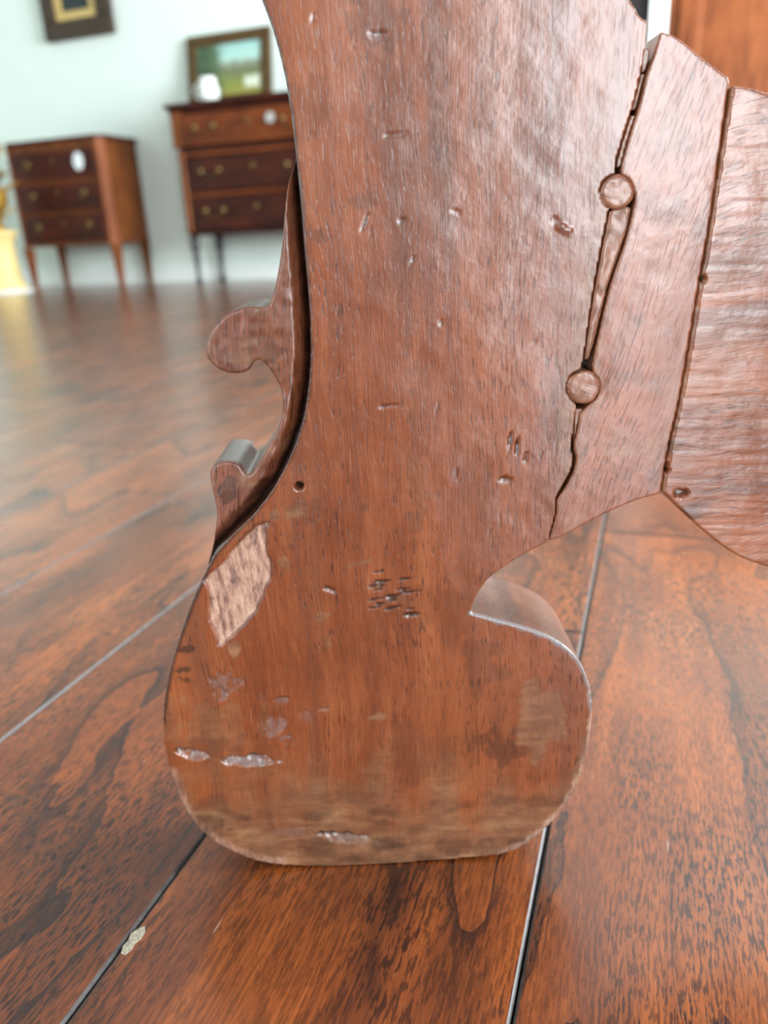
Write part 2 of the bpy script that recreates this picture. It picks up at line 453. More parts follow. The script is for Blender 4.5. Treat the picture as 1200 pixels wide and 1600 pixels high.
def ell(px, py, cx, cy, a, b, rot=0.0, nz=0.35, s=0):
    """1 inside a ragged ellipse, 0 outside, soft rim"""
    if nz > 0.25: nz *= 1.35
    c, q = cos(radians(rot)), sin(radians(rot))
    u = (px - cx) * c + (py - cy) * q; v = -(px - cx) * q + (py - cy) * c
    r = np.hypot(u / a, v / b) + (fbm(px / (0.45 * min(a, b) + 4), py / (0.45 * min(a, b) + 4), s, 5) - 0.5) * 2.4 * nz
    return 1 - sstep(r, 0.72, 1.0)

def carve(me, fn, dy=0.0):
    """displace the front skin and write the 'marks' attribute; fn(px, py, X, Z) -> depth, bare, dark, pale, grime"""
    n = len(me.vertices); co = np.empty(n * 3, np.float32); me.vertices.foreach_get('co', co); co = co.reshape(-1, 3).astype(float)
    px, py = to_px(co[:, 0], co[:, 2], dy)
    depth, bare, dark, pale, grime = fn(px, py, co)
    w = 1 - sstep(co[:, 1] - dy, 0.003, 0.009)
    co[:, 1] += depth * w
    co[:, 2] = np.maximum(co[:, 2], 0.0)
    me.vertices.foreach_set('co', co.astype(np.float32).ravel())
    at = me.attributes.new('marks', 'FLOAT_COLOR', 'POINT')
    wm = w * 1.0
    data = np.stack([np.clip(q, 0, 1) * (wm if i == 0 else 1.0) for i, q in enumerate((bare, dark, pale, grime))], 1)
    at.data.foreach_set('color', data.astype(np.float32).ravel())
    me.update()

# ---- outlines, traced on the leg's front face
LEFT_EDGE = [(409, 0), (430, 60), (445, 120), (455, 180), (462, 240), (468, 300), (475, 390), (482, 470), (485, 540),
             (482, 600), (472, 660), (455, 708), (430, 757), (400, 798), (368, 830), (338, 862), (318, 900), (298, 945), (279, 1000), (265, 1050),
             (257, 1092), (255, 1130), (258, 1170), (268, 1212), (285, 1255), (308, 1290), (343, 1320), (390, 1342), (440, 1352)]
BOTTOM = [(520, 1354), (600, 1350), (700, 1343), (780, 1335), (820, 1320), (852, 1295), (882, 1260), (906, 1214), (920, 1160), (925, 1112),
          (921, 1073), (909, 1040), (888, 1014), (858, 995), (820, 981), (780, 970), (735, 958)]
ARCH = [(742, 937), (760, 908), (790, 884), (826, 862), (856, 848)]
def arc(cx, cy, r, a0, a1, n=7):
    return [(cx + r * cos(radians(a0 + (a1 - a0) * i / (n - 1))), cy + r * sin(radians(a0 + (a1 - a0) * i / (n - 1)))) for i in range(n)]
P1, P2, PR = (965, 300), (913, 606), 27
MAIN_R = ([(862, 826), (868, 800), (869, 778), (879, 760), (892, 735), (896, 712), (892, 704), (895, 680), (899, 646)]
          + arc(*P2, PR + 1.2, 118, 258, 7)
          + [(912, 560), (920, 505), (928, 450), (937, 400), (945, 360), (951, 330)]
          + arc(*P1, PR + 1.2, 112, 262, 7)
          + [(961, 258), (967, 236), (976, 206), (986, 176), (994, 146), (1002, 112), (1009, 76), (1012, 32), (985, 0)])
MID_L = ([(1034, 48), (1024, 90), (1014, 115), (1006, 150), (999, 174), (991, 200), (981, 234), (973, 262)]
         + arc(*P1, PR + 1.2, -72, -8, 5)
         + [(996, 306), (993, 326), (986, 356), (976, 390), (968, 412), (957, 445), (947, 485), (937, 530), (928, 572)]
         + arc(*P2, PR + 1.2, -52, 62, 6)
         + [(909, 648), (906, 668), (900, 692), (899, 704), (903, 714), (899, 737), (885, 764), (873, 782), (872, 802), (866, 826), (860, 846)])
MID_B = [(882, 837), (920, 816), (968, 793), (1002, 780), (1033, 772)]
MID_R = [(1038, 736), (1047, 690), (1058, 642), (1066, 602), (1081, 512), (1093, 441), (1103, 386), (1116, 302), (1128, 216), (1141, 128), (1140, 120)]
MID_T = [(1100, 91), (1062, 60)]
CEN_L = [(1147, 134), (1134, 216), (1121, 302), (1108, 386), (1098, 441), (1086, 512), (1071, 602), (1063, 642), (1052, 690), (1043, 736), (1038, 768)]
CEN_B = [(1058, 792), (1098, 829), (1148, 866), (1200, 886), (1262, 904), (1330, 915), (1400, 919)]
CEN_T = [(1172, 138), (1210, 148), (1270, 158), (1340, 165), (1400, 167)]

CEN_L = [(x - 4.0, y) for x, y in CEN_L]
MID_L = MID_L[:1] + [(x - 2.4, y) for x, y in MID_L[1:]]
def face(pts, dy=0.0): return [on_face(x, y, dy) for x, y in pts]
XM = on_face(1400, 560)[0]                        # axis of symmetry of the trestle end

# main board
L = face(LEFT_EDGE); x0, z0 = L[0]
R_ = face(MAIN_R); x1, z1 = R_[-1]
top = [(x1 - 0.030, z1 + 0.045), (x1 - 0.055, z1 + 0.11), (x1 - 0.06, z1 + 0.20), (x0 - 0.045, z0 + 0.20), (x0 - 0.035, z0 + 0.11), (x0 - 0.012, z0 + 0.035)]
pts = L + face(BOTTOM) + face(ARCH) + R_ + top
nb = len(L) + len(BOTTOM); sh = {nb - 1, nb + len(ARCH) - 1, len(L) + len(BOTTOM) + len(ARCH) + len(R_) - 2, len(pts) - 4, len(pts) - 3}
main_me = solid(spline(pts, sharp=sh), 0.0, THICK, 1, 0.00062)

PATCH = [(418, 816), (415, 855), (422, 875), (421, 902), (410, 930), (400, 954), (385, 975), (367, 991), (341, 1011), (338, 990), (326, 969), (328, 930), (324, 912), (318, 905), (352, 872), (379, 840), (397, 823)]
ridge = random.Random(11)
DASH = [(ridge.uniform(582, 645), ridge.uniform(892, 962), ridge.uniform(7, 17), ridge.uniform(1.8, 3.4)) for _ in range(20)]
TICKS = [(ridge.uniform(500, 880), ridge.uniform(40, 860), ridge.uniform(1.5, 2.6), ridge.uniform(5, 13)) for _ in range(22)]
def main_marks(px, py, co):
    Zs = np.zeros_like(px); nf = lambda sc, s=0, o=4: fbm(px / sc, py / sc, s, o)
    depth = (nf(150, 3, 3) - 0.5) * 0.0009 + (nf(26, 9, 3) - 0.5) * 0.0001
    bare, dark, pale, grime = Zs.copy(), Zs.copy(), Zs.copy(), Zs.copy()
    # lost skin at the scroll's root
    d = inside_dist(px, py, PATCH) + (nf(14, 21) - 0.5) * 9
    b = sstep(d, -1, 3); bare = np.maximum(bare, b)
    depth += b * 0.0013
    dark = np.maximum(dark, 0.55 * (1 - sstep(np.abs(d + 1), 0, 3.5)) * (px > 370))
    # gouges; the scars' pale tone also carries the gloss of the pit floors
    for cx, cy, a, bb, rot, dp, pl, dk, s in (
            (391, 1189, 45, 11, -3, .0026, .75, .0, 1), (299, 1179, 27, 11, 6, .0024, .6, .0, 2), (350, 1065, 27, 20, 10, .0007, .40, .15, 3),
            (345, 1085, 12, 14, 0, .0007, .45, .1, 4), (432, 1133, 17, 22, 20, .0007, .45, .1, 5), (449, 1158, 14, 9, 0, .0010, .5, .1, 6), (478, 1121, 14, 12, 0, .0005, .2, .1, 7),
            (441, 1093, 13, 7, -10, .0015, .35, .3, 8), (506, 1108, 8, 3, 0, .0013, .5, 0, 9), (516, 921, 12, 4.5, 22, .0014, .25, .5, 10), (606, 634, 16, 3, -8, .0009, .1, .6, 11),
            (591, 56, 17, 9, 10, .0013, .55, .2, 12), (690, 505, 4, 8, 0, .001, .2, .5, 13), (646, 406, 3.2, 8, 10, .001, .1, .7, 14), (570, 348, 2.6, 20, 22, .0008, 0, .8, 15),
            (797, 690, 3.2, 17, 4, .0014, .1, .8, 16), (808, 702, 2.8, 20, 3, .0014, 0, .8, 17), (822, 717, 2.6, 10, 3, .001, 0, .7, 18), (790, 750, 14, 6, 0, .0014, .2, .45, 19),
            (887, 362, 18, 7, 30, -.0011, .25, 0, 20), (868, 345, 12, 6, 40, .001, .1, .2, 21), (712, 331, 10, 3, 15, .0008, .6, 0, 22), (615, 211, 24, 4, -8, .0006, .35, 0, 23),
            (628, 345, 8, 7, 0, .001, 0, .35, 24), (490, 30, 4, 9, 0, .001, 0, .4, 25), (545, 1310, 55, 10, 8, .0016, .4, 0, 26), (460, 1300, 40, 8, -4, -.001, .2, 0, 27)):
        m = ell(px, py, cx, cy, a, bb, rot, 0.3, s)
        depth += m * dp * (0.85 if bb > 9 else 0.45) * (0.3 + 1.3 * nf(8, 40 + s, 3)) * (np.clip(0.6 - 0.5 * (py - cy) / bb, 0.1, 1.2) if bb > 5 else 1.0); pale = np.maximum(pale, m * pl * 0.8 * sstep(nf(10, 60 + s, 3), 0.3, 0.62)); dark = np.maximum(dark, m * dk)
        if dp > 0.001 and bb > 5:
            up = m * (1 - sstep((py - cy) / bb, -0.75, -0.1)); dark = np.maximum(dark, up * 0.9); pale *= 1 - up  # shade under each pit's upper rim, painted dark
    for cx, cy, a, bb in DASH:
        m = ell(px, py, cx, cy, a, bb, -8, 0.4, int(cx)); dark = np.maximum(dark, m * 0.85); depth += m * 0.0003
    for cx, cy, a, bb in TICKS:
        m = ell(px, py, cx, cy, a, bb, rng.uniform(-6, 12), 0.3, int(cx)); dark = np.maximum(dark, m * 0.5); depth += m * 0.0001
    # nail hole and small plugs
    r = np.hypot(px - 467.5, (py - 760)); m = 1 - sstep(r, 4.5, 7); depth += m * 0.006; dark = np.maximum(dark, m)
    for cx, cy in ((570, 792), (456, 854)):
        r = np.hypot(px - cx, py - cy); dark = np.maximum(dark, 0.35 * (1 - sstep(r, 5, 8)))
    # smoky stains
    for cx, cy, a, bb, k, s in ((590, 15, 42, 62, .34, 31), (570, 312, 28, 20, .3, 32), (500, 372, 24, 14, .32, 33), (485, 165, 30, 60, .22, 34), (780, 1170, 52, 30, .42, 35),
                                (750, 1040, 40, 42, .28, 36), (330, 1165, 40, 25, .2, 37), (480, 800, 30, 20, .22, 38), (640, 1180, 35, 50, .2, 39), (640, 950, 60, 60, .16, 41),
                                (865, 640, 26, 60, .18, 42), (652, 700, 15, 190, .24, 93), (706, 960, 22, 70, .22, 94), (638, 480, 9, 120, .2, 95), (700, 300, 12, 150, .16, 96), (520, 560, 12, 200, .14, 97), (760, 820, 16, 110, .16, 98), (590, 1010, 18, 90, .16, 99), (700, 1180, 60, 40, .15, 43), (290, 1015, 18, 7, .7, 44), (285, 1045, 16, 5, .65, 45), (290, 1062, 14, 5, .6, 46), (720, 1325, 60, 12, .35, 47), (330, 1290, 26, 16, .5, 48)):
        c = ell(px, py, cx, cy, a, bb, 0, 0.55, s); dark = np.maximum(dark, c * k)
    # worn, dusty lower foot and edges
    g = sstep(py + (nf(46, 71, 5) - 0.5) * 190, 1165, 1320) * 0.72
    dark = np.maximum(dark, 0.4 * sstep(fbm(px / 55, py / 22, 77), .52, .72) * sstep(py, 1180, 1290))
    bare = np.maximum(bare, 0.75 * (1 - sstep(line_dist(px, py, BOTTOM[3:11]) + (nf(11, 78) - .5) * 9, 2, 8)))
    bare = np.maximum(bare, 0.45 * (1 - sstep(line_dist(px, py, LEFT_EDGE[-6:]) + (nf(11, 79) - .5) * 14, 4, 14)))
    g = np.maximum(g, ell(px, py, 838, 1120, 42, 62, 0, 0.6, 72) * 0.6)
    g = np.maximum(g, ell(px, py, 330, 1130, 80, 45, 0, 0.7, 73) * 0.35)
    g = np.maximum(g, ell(px, py, 365, 1012, 12, 14, 0, 0.4, 74) * 0.7)
    for cx, cy, a, bb in ((430, 803, 14, 10), (463, 800, 18, 9), (500, 965, 16, 6), (512, 1000, 5, 12), (445, 880, 10, 12), (560, 880, 24, 3), (590, 1120, 14, 6)):
        g = np.maximum(g, ell(px, py, cx, cy, a, bb, -15, 0.6, int(cx)) * 0.6)
    # rubbed strip along the joint
    jd = line_dist(px, py, MAIN_R[:-1])
    g = np.maximum(g, 0.4 * (1 - sstep(jd + (nf(30, 81) - .5) * 30, 6, 34)) * sstep(py, 150, 260) * (1 - sstep(py, 740, 800)))
    notch = line_dist(px, py, BOTTOM[-8:])
    pale = np.maximum(pale, 0.85 * (1 - sstep(notch + (nf(12, 83) - .5) * 8, 1.5, 6)))  # specular highlight along the notch edge, painted pale
    rim = line_dist(px, py, BOTTOM[:-8]); g = np.maximum(g, 0.9 * (1 - sstep(rim + (nf(14, 84) - .5) * 16, 4, 14)))
    ed = line_dist(px, py, LEFT_EDGE[:22]); dark = np.maximum(dark, 0.8 * (1 - sstep(ed + (nf(20, 85) - .5) * 5, 2.0, 7.5)))  # shade of the rounded left edge, painted dark
    # the foot's upper surface: grey dust, with window gloss painted into the pale tone
    topf = (co[:, 1] > 0.002) & (py < 1090) & (py > 900) & (px > 720)
    grime = np.where(topf, 0.5, g); pale = np.where(topf, 0.10 + 0.30 * nf(30, 91), pale); dark = np.where(topf, 0.20 + 0.45 * sstep(nf(30, 92), .4, .7), dark)
    return depth, bare, dark, pale, grime
carve(main_me, main_marks)
main_o = link('leg_board', main_me, MAT['leg'], leg, True)
main_o['label'] = 'broad reddish-brown board with scrolled foot and worn gouges'

# wedge-shaped middle board
ML, MR = face(MID_L), face(MID_R)
pts = ML + face(MID_B) + MR + face(MID_T)
sh = {0, len(ML) - 1, len(ML) + len(MID_B) - 1, len(ML) + len(MID_B) + len(MR) - 2, len(ML) + len(MID_B) + len(MR) - 1}
mid_me = solid(spline(pts, sharp=sh), 0.0004, THICK - 0.001, 1, 0.0005)
def mid_marks(px, py, co):
    nf = lambda sc, s=0, o=4: fbm(px / sc, py / sc, s, o); Zs = np.zeros_like(px)
    depth = (nf(110, 13, 3) - 0.5) * 0.0008 + (nf(22, 19, 3) - 0.5) * 0.0001
    dark = 0.28 * sstep(nf(46, 23), 0.56, 0.75)
    g = 0.35 * sstep(nf(70, 29), 0.5, 0.75)
    jd = line_dist(px, py, MID_L[1:]); g = np.maximum(g, 0.4 * (1 - sstep(jd + (nf(16, 24) - .5) * 14, 2, 14)))
    
    return depth, Zs, dark, Zs.copy(), g
carve(mid_me, mid_marks)
mid_o = link('joint_board', mid_me, MAT['mid'], leg, True)
mid_o['label'] = 'wedge-shaped board with slanted grain between the pegs and the wide crossboard'

# crossboard between the two feet
half = face(CEN_L, .0003); hb = face(CEN_B, .0003); ht = face(CEN_T, .0003)
mirror = lambda ps: [(2 * XM - x, z) for x, z in ps]
hb[-1] = (XM, hb[-1][1]); ht[-1] = (XM, ht[-1][1])
pts = half + hb + mirror(hb[:-1])[::-1] + mirror(half)[::-1] + mirror(ht[:-1])[::-1] + ht[::-1]
pts = pts[:len(half) + 2 * len(hb) - 1] + mirror(half)[::-1] + mirror(ht[:-1]) + ht[::-1]
nh = len(half); nbt = 2 * len(hb) - 1
sh = {0, nh - 1, nh + nbt, nh + nbt + nh - 1}
cen_me = solid(spline(pts, sharp=sh), 0.0003, THICK - 0.002, 1, 0.0006)
def cen_marks(px, py, co):
    nf = lambda sc, s=0, o=4: fbm(px / sc, py / sc, s, o); Zs = np.zeros_like(px)
    depth = (nf(120, 43, 3) - 0.5) * 0.0008 + (fbm(px / 90, py / 9, 47, 3) - 0.5) * 0.0003
    sm = fbm(px / 110 + (py / 60), py / 26, 53, 4)
    dark = 0.5 * sstep(sm, 0.56, 0.74) * sstep(py, 560, 760) + 0.15 * sstep(sm, 0.5, 0.75)
    je = line_dist(px, py, CEN_L)
    depth += 0.0006 * (1 - sstep(je + (nf(8, 55) - .5) * 6, 0.5, 4))
    for cx, cy, a, b in ((1099, 437, 4, 6), (1041, 731, 5, 9)):
        m = ell(px, py, cx, cy, a, b, 0, .3, int(cx)); depth += m * 0.005; dark = np.maximum(dark, m)
    m = ell(px, py, 1064, 771, 12, 7, 0, .3, 5); depth += m * 0.003; dark = np.maximum(dark, m * .6)
    g = 0.5 * (1 - sstep(je + (nf(11, 57) - .5) * 10, 1, 9)) + 0.3 * sstep(nf(60, 59), 0.5, 0.75)
    return depth, Zs, dark, Zs.copy(), g
carve(cen_me, cen_marks, .0003)
cen_o = link('crossboard', cen_me, MAT['centre'], leg, True)
cen_o['label'] = 'crossboard with horizontal wavy grain and arched lower edge'

# mirrored far half of the trestle end (outside the frame)
for src, nm in ((main_o, 'leg_board'), (mid_o, 'joint_board')):
    c = src.copy(); c.name = nm; COL.objects.link(c); c.parent = leg
    c.scale = (-1, 1, 1); c.location = (2 * XM, 0, 0)

# pegs
def peg(cx, cy, s):
    cxw, czw = on_face(cx, cy); r = np.hypot(*(np.array(on_face(cx + PR, cy)) - np.array([cxw, czw])))
    pr = random.Random(s); ph = [pr.uniform(0, 6.28) for _ in range(4)]
    out = []
    for i in range(72):
        a = 2 * pi * i / 72
        k = 1 + 0.035 * sin(2 * a + ph[0]) + 0.03 * sin(3 * a + ph[1]) + 0.02 * sin(5 * a + ph[2])
        out.append((cxw + r * k * cos(a), czw + r * k * sin(a)))
    me = solid(out, 0.0003, THICK * 0.8, 2, 0.0006)
    def fn(px, py, co):
        nf = lambda sc, q=0: fbm(px / sc, py / sc, q, 3); Z = np.zeros_like(px)
        rr = np.hypot(px - cx, py - cy)
        depth = (nf(20, s) - 0.5) * 0.0006 + (fbm(px / 30, py / 6, s, 2) - .5) * .0002 + 0.0004 * sstep(rr, PR - 5, PR)
        dark = 0.3 * sstep(nf(14, s + 3), 0.55, 0.8)
        return depth, Z, dark, Z.copy(), 0.4 * sstep(nf(16, s + 6), 0.45, 0.7)
    carve(me, fn)
    return link('peg', me, MAT['peg'], leg, True)
peg(*P1, 3); peg(*P2, 8)

# slivers of filler in the open joint
def strip(name, pts_px, y0, depth, s, mat='filler', lab=None):
    me = solid(spline(face(pts_px), 0.001, sharp=set(range(len(pts_px)))), y0, y0 + depth, 1, 0.0006)
    def fn(px, py, co):
        nf = lambda sc, q=0: fbm(px / sc, py / sc, q, 3); Z = np.zeros_like(px)
        return (nf(24, s) - .5) * 0.0008, Z, 0.35 * sstep(nf(18, s + 2), .5, .75), Z.copy(), 0.4 * sstep(nf(25, s + 5), .45, .7)
    carve(me, fn, y0)
    o = link(name, me, MAT[mat], leg, True)
    if lab: o['label'] = lab
    return o
strip('filler_sliver', [(954, 329), (983, 322), (988, 326), (982, 356), (971, 392), (962, 416), (951, 448), (941, 488), (931, 532), (921, 562), (914, 563), (922, 505), (930, 452), (939, 402), (947, 362)], 0.0008, 0.03, 4)
strip('filler_sliver', [(1005, 112), (1013, 113), (1004, 150), (997, 171), (988, 170), (996, 148)], 0.0022, 0.03, 5)
strip('filler_sliver', [(987, 178), (996, 179), (988, 203), (978, 236), (971, 262), (963, 262), (969, 238), (978, 208)], 0.0012, 0.03, 6)
strip('filler_plug', [(1010, 68), (1020, 72), (1021, 90), (1013, 111), (1005, 110)], 0.0030, 0.03, 7, 'peg', 'grey splintered plug in the open joint')
strip('filler_sliver', [(898, 640), (912, 640), (905, 664), (899, 690), (896, 700), (898, 676)], 0.0012, 0.03, 8)

# scroll bracket carved along the left edge, set back from the front face
DYB = 0.0045
BR = [(461, 232), (455, 258), (449, 288), (445, 330), (441, 378), (434, 425), (427, 458), (420, 477), (410, 480), (396, 478), (376, 481), (353, 492), (335, 510), (324, 530),
      (321, 548), (325, 562), (335, 573), (350, 581), (368, 584), (384, 581), (392, 574), (396, 566), (403, 562), (414, 568), (427, 586), (437, 604), (441, 622), (441, 642),
      (437, 660), (430, 678), (420, 697), (408, 716), (396, 735), (388, 744), (382, 741), (377, 731), (367, 724), (350, 722), (336, 726), (328, 735), (328, 748), (333, 772),
      (338, 796), (338, 816), (334, 838), (326, 868), (318, 898), (330, 900), (352, 868), (385, 834), (420, 800), (448, 762), (472, 712), (488, 662), (497, 602), (499, 540), (496, 470), (489, 390), (481, 300), (475, 232)]
pts = face(BR, DYB)
br_me = solid(spline(pts, 0.0012, sharp={0, 7, 33, 46, len(BR) - 1}), DYB, DYB + 0.034, 3, 0.0007)
def br_marks(px, py, co):
    nf = lambda sc, s=0, o=4: fbm(px / sc, py / sc, s, o); Zs = np.zeros_like(px)
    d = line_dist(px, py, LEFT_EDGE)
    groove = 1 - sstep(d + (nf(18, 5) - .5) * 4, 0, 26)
    depth = groove * 0.0085 + (nf(60, 7, 3) - 0.5) * 0.0012 + (nf(12, 8, 3) - .5) * .0005
    # shadow line of the groove painted dark, with dark patches beside it
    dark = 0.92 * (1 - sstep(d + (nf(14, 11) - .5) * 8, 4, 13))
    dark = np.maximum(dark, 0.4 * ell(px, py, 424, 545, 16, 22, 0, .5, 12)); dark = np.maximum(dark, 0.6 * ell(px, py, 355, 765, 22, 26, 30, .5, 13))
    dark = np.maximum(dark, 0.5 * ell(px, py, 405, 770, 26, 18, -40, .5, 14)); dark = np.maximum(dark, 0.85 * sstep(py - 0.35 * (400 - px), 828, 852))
    g = 0.45 * sstep(nf(30, 17), .52, .75) + 0.2 * ((co[:, 1] > DYB + 0.003) * 1.0)
    return depth, Zs, dark, 0.5 * (co[:, 1] > DYB + 0.004) * (1 - sstep(dark, .3, .8)), g
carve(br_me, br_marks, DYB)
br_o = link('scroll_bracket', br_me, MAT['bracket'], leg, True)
br_o['label'] = 'carved scroll bracket with two rounded knobs along the edge'
c = br_o.copy(); c.name = 'scroll_bracket'; COL.objects.link(c); c.parent = leg; c.scale = (-1, 1, 1); c.location = (2 * XM, 0, 0)

# ------------------------------------------------------------------ background furniture
W_RED = furniture_wood('red_brown_veneer', (38, 11, 5), (60, 20, 10), (84, 34, 17), 'x', 0.42)
W_RED_V = furniture_wood('red_brown_side', (76, 38, 14), (104, 56, 22), (128, 74, 34), 'z', 0.55)  # paler copy of the front wood, the side's stronger light put into it
W_LIGHT = furniture_wood('honey_pilaster', (92, 46, 20), (118, 63, 30), (140, 82, 46), 'z', 0.6)
W_DARK = furniture_wood('dark_walnut', (32, 10, 5), (52, 18, 9), (74, 30, 14), 'x', 0.42)
W_AMBER = furniture_wood('amber_gloss_veneer', (66, 28, 9), (98, 46, 16), (124, 64, 26), 'x', 0.4)  # gloss of the chest's top drawer put into a lighter base colour
W_BLACK = plain('ebonised_wood', (26, 20, 18), 0.35)
BRASS = plain('aged_brass', (120, 98, 58), 0.45, 0.8, 60)
PAPER_G = plain('grey_tag', (168, 172, 168), 0.6, noise_scale=20, var=0.05)
PAPER = plain('paper_tag', (226, 236, 236), 0.7, noise_scale=20, var=0.03)

def bail_handle(parent, x, z, y, w, nm='handle'):
    """two rosettes with a drop bail between them, facing -y"""
    bm = bmesh.new()
    for s in (-1, 1): lathe(bm, [(0.017, 0.0), (0.019, -0.004), (0.012, -0.008), (0.006, -0.018), (0.002, -0.020)], x + s * w / 2, y, 16, 'y', z)
    tube(bm, [(x + w / 2 * cos(a), y - 0.014, z - 0.045 * sin(a)) for a in np.linspace(0, pi, 12)], 0.0035)
    return bm_obj(nm, bm, BRASS, parent, True)
def ring_pull(parent, x, z, y):
    bm = bmesh.new()
    lathe(bm, [(0.022, 0.0), (0.024, -0.004), (0.014, -0.008), (0.007, -0.016), (0.002, -0.018)], x, y, 16, 'y', z)
    tube(bm, [(x + 0.022 * cos(a), y - 0.014, z - 0.022 + 0.022 * sin(a)) for a in np.linspace(0, 2 * pi, 17)], 0.003)
    return bm_obj('handle', bm, BRASS, parent, True)
def taper_leg(parent, x, y, z1, a, b, mat):
    bm = bmesh.new(); vs1 = []
    for z, r in ((0, b), (z1, a)):
        vs1.append([bm.verts.new((x + sx * r, y + sy * r, z)) for sx, sy in ((-1, -1), (1, -1), (1, 1), (-1, 1))])
    for i in range(4): bm.faces.new((vs1[0][i], vs1[0][(i + 1) % 4], vs1[1][(i + 1) % 4], vs1[1][i]))
    bm.faces.new(vs1[0][::-1]); bm.faces.new(vs1[1])
    return bm_obj('leg', bm, mat, parent)
def prism(name, poly, z0, z1, mat, parent):
    bm = bmesh.new()
    f = bm.faces.new([bm.verts.new((x, y, z0)) for x, y in poly])
    r = bmesh.ops.extrude_face_region(bm, geom=[f])
    for v in r['geom']:
        if isinstance(v, bmesh.types.BMVert): v.co.z = z1
    return bm_obj(name, bm, mat, parent)

# small three-drawer commode on tapered legs
d1 = empty('commode', (-4.005, 4.936, 0)); tag(d1, 'small red-brown commode with tapered legs and an oval white price tag', 'commode')
hw, hd, zb, zt = 0.415, 0.201, 0.295, 0.986
cp = 0.048
prism('body', [(-hw + .01, -hd + cp), (-hw + cp, -hd + .006), (hw - cp, -hd + .006), (hw - .01, -hd + cp), (hw - .01, hd), (-hw + .01, hd)], zb, zt - .022, W_RED_V, d1)
prism('top', [(-hw - .01, -hd + cp - .01), (-hw + cp - .01, -hd - .012), (hw - cp + .01, -hd - .012), (hw + .01, -hd + cp - .01), (hw + .01, hd), (-hw - .01, hd)], zt - .022, zt, W_RED, d1)
for s in (-1, 1):
    prism('corner_pilaster', [(s * (hw - .004), -hd + cp + .006), (s * (hw - .004), -hd + cp - .012), (s * (hw - cp + .014), -hd - .008), (s * (hw - cp - .006), -hd - .008), (s * (hw - cp - .006), -hd + .01), (s * (hw - .02), -hd + cp + .006)][::s], zb - .01, zt - .022, W_LIGHT, d1)
    taper_leg(d1, s * (hw - .030), -hd + .032, zb - .008, .028, .013, W_LIGHT)
    taper_leg(d1, s * (hw - .030), hd - .032, zb, .026, .013, W_RED_V)
dz = (zt - .06 - zb - .03) / 3
for i in range(3):
    z0 = zb + .025 + i * (dz + .004)
    dr = part_box('drawer', W_RED, d1, -hw + cp + .012, hw - cp - .012, -hd - .010, -hd + .02, z0, z0 + dz - .012, bevel=.004)
    part_box('edge_moulding', W_RED_V, dr, -hw + cp + .012, hw - cp - .012, -hd - .013, -hd - .0085, z0 + dz - .022, z0 + dz - .013)
    for hx in (-.22, .22): ring_pull(dr, hx, z0 + dz * .55, -hd - .010)
    bm = bmesh.new(); lathe(bm, [(0.014, 0), (0.014, -0.003), (0.006, -0.004)], 0, -hd - .010, 14, 'y', z0 + dz * .6); bm_obj('keyhole_plate', bm, BRASS, dr, True)
p = room_at(125, 252, 4.936 - hd - .016)
bm = bmesh.new(); lathe(bm, [(0.040, 0.0), (0.042, -0.0015), (0.040, -0.003)], 0, 0, 28, 'y', 0)
for v in bm.verts: v.co.z *= 1.35
tg = bm_obj('price_tag', bm, PAPER); tg.location = (p.x, 4.936 - hd - .034, p.z); tg.rotation_euler = (0, radians(5), 0)
tag(tg, 'oval white paper price tag hanging on the small commode', 'tag')

# larger chest of drawers with turned legs
d2 = empty('chest_of_drawers', (-2.475, 4.945, 0)); tag(d2, 'dark walnut chest of drawers with brass bail handles and turned legs', 'chest of drawers')
hw, hd, zb, zt = 0.550, 0.195, 0.315, 1.105
part_box('body', W_DARK, d2, -hw + .015, hw - .015, -hd + .015, hd, zb, zt - .05)
bm = bmesh.new(); box(bm, -hw - .035, hw + .035, -hd - .035, hd + .005, zt - .025, zt, .006); box(bm, -hw - .015, hw + .015, -hd - .015, hd, zt - .05, zt - .026, .006); bm_obj('top', bm, W_DARK, d2)
rows = [(zb + .03, .20, W_DARK), (zb + .27, .20, W_DARK), (zt - .05 - .205, .185, W_AMBER)]
for i, (z0, hh, mt) in enumerate(rows):
    f = -.016 if i == 2 else 0.0
    dr = part_box('drawer', mt, d2, -hw + .075, hw - .075, -hd + f - .008, -hd + .03, z0, z0 + hh, bevel=.005)
    for hx in (-.31, .31): bail_handle(dr, hx, z0 + hh * .6, -hd + f - .008, .135)
    bm = bmesh.new(); lathe(bm, [(0.016, 0), (0.016, -0.003), (0.006, -0.004)], 0, -hd + f - .008, 14, 'y', z0 + hh * .65); bm_obj('keyhole_plate', bm, BRASS, dr, True)
for z in (zb + .236, zb + .478): part_box('drawer_rail', W_AMBER, d2, -hw + .06, hw - .06, -hd - .006, -hd + .02, z, z + .024, bevel=.004)
for s in (-1, 1):
    bm = bmesh.new(); lathe(bm, [(.030, 0), (.030, .03), (.022, .045), (.026, .10), (.027, .33), (.022, .43), (.022, .45), (.030, .46), (.030, .488)], s * (hw - .035), -hd + .012, 20, 'z', zb + .02)
    bm_obj('column', bm, W_RED_V, d2, True)
    part_box('frieze_block', W_RED_V, d2, min(s * (hw - .07), s * hw), max(s * (hw - .07), s * hw), -hd - .022, -hd + .03, zt - .255, zt - .05, bevel=.004)
    for yy in (-hd + .035, hd - .035):
        bm = bmesh.new()
        lathe(bm, [(.010, 0), (.020, .012), (.022, .03), (.013, .05), (.015, .10), (.020, .16), (.024, .19), (.014, .205), (.030, .225), (.034, .245), (.026, .265), (.030, .275), (.030, .315)], s * (hw - .035), yy, 18)
        bm_obj('leg', bm, W_BLACK, d2, True)
bm = bmesh.new(); lathe(bm, [(0.030, 0.0), (0.031, -0.0015), (0.030, -0.003)], 0, 0, 24, 'y', 0)
p = room_at(422, 183, 4.945 - hd - .05)
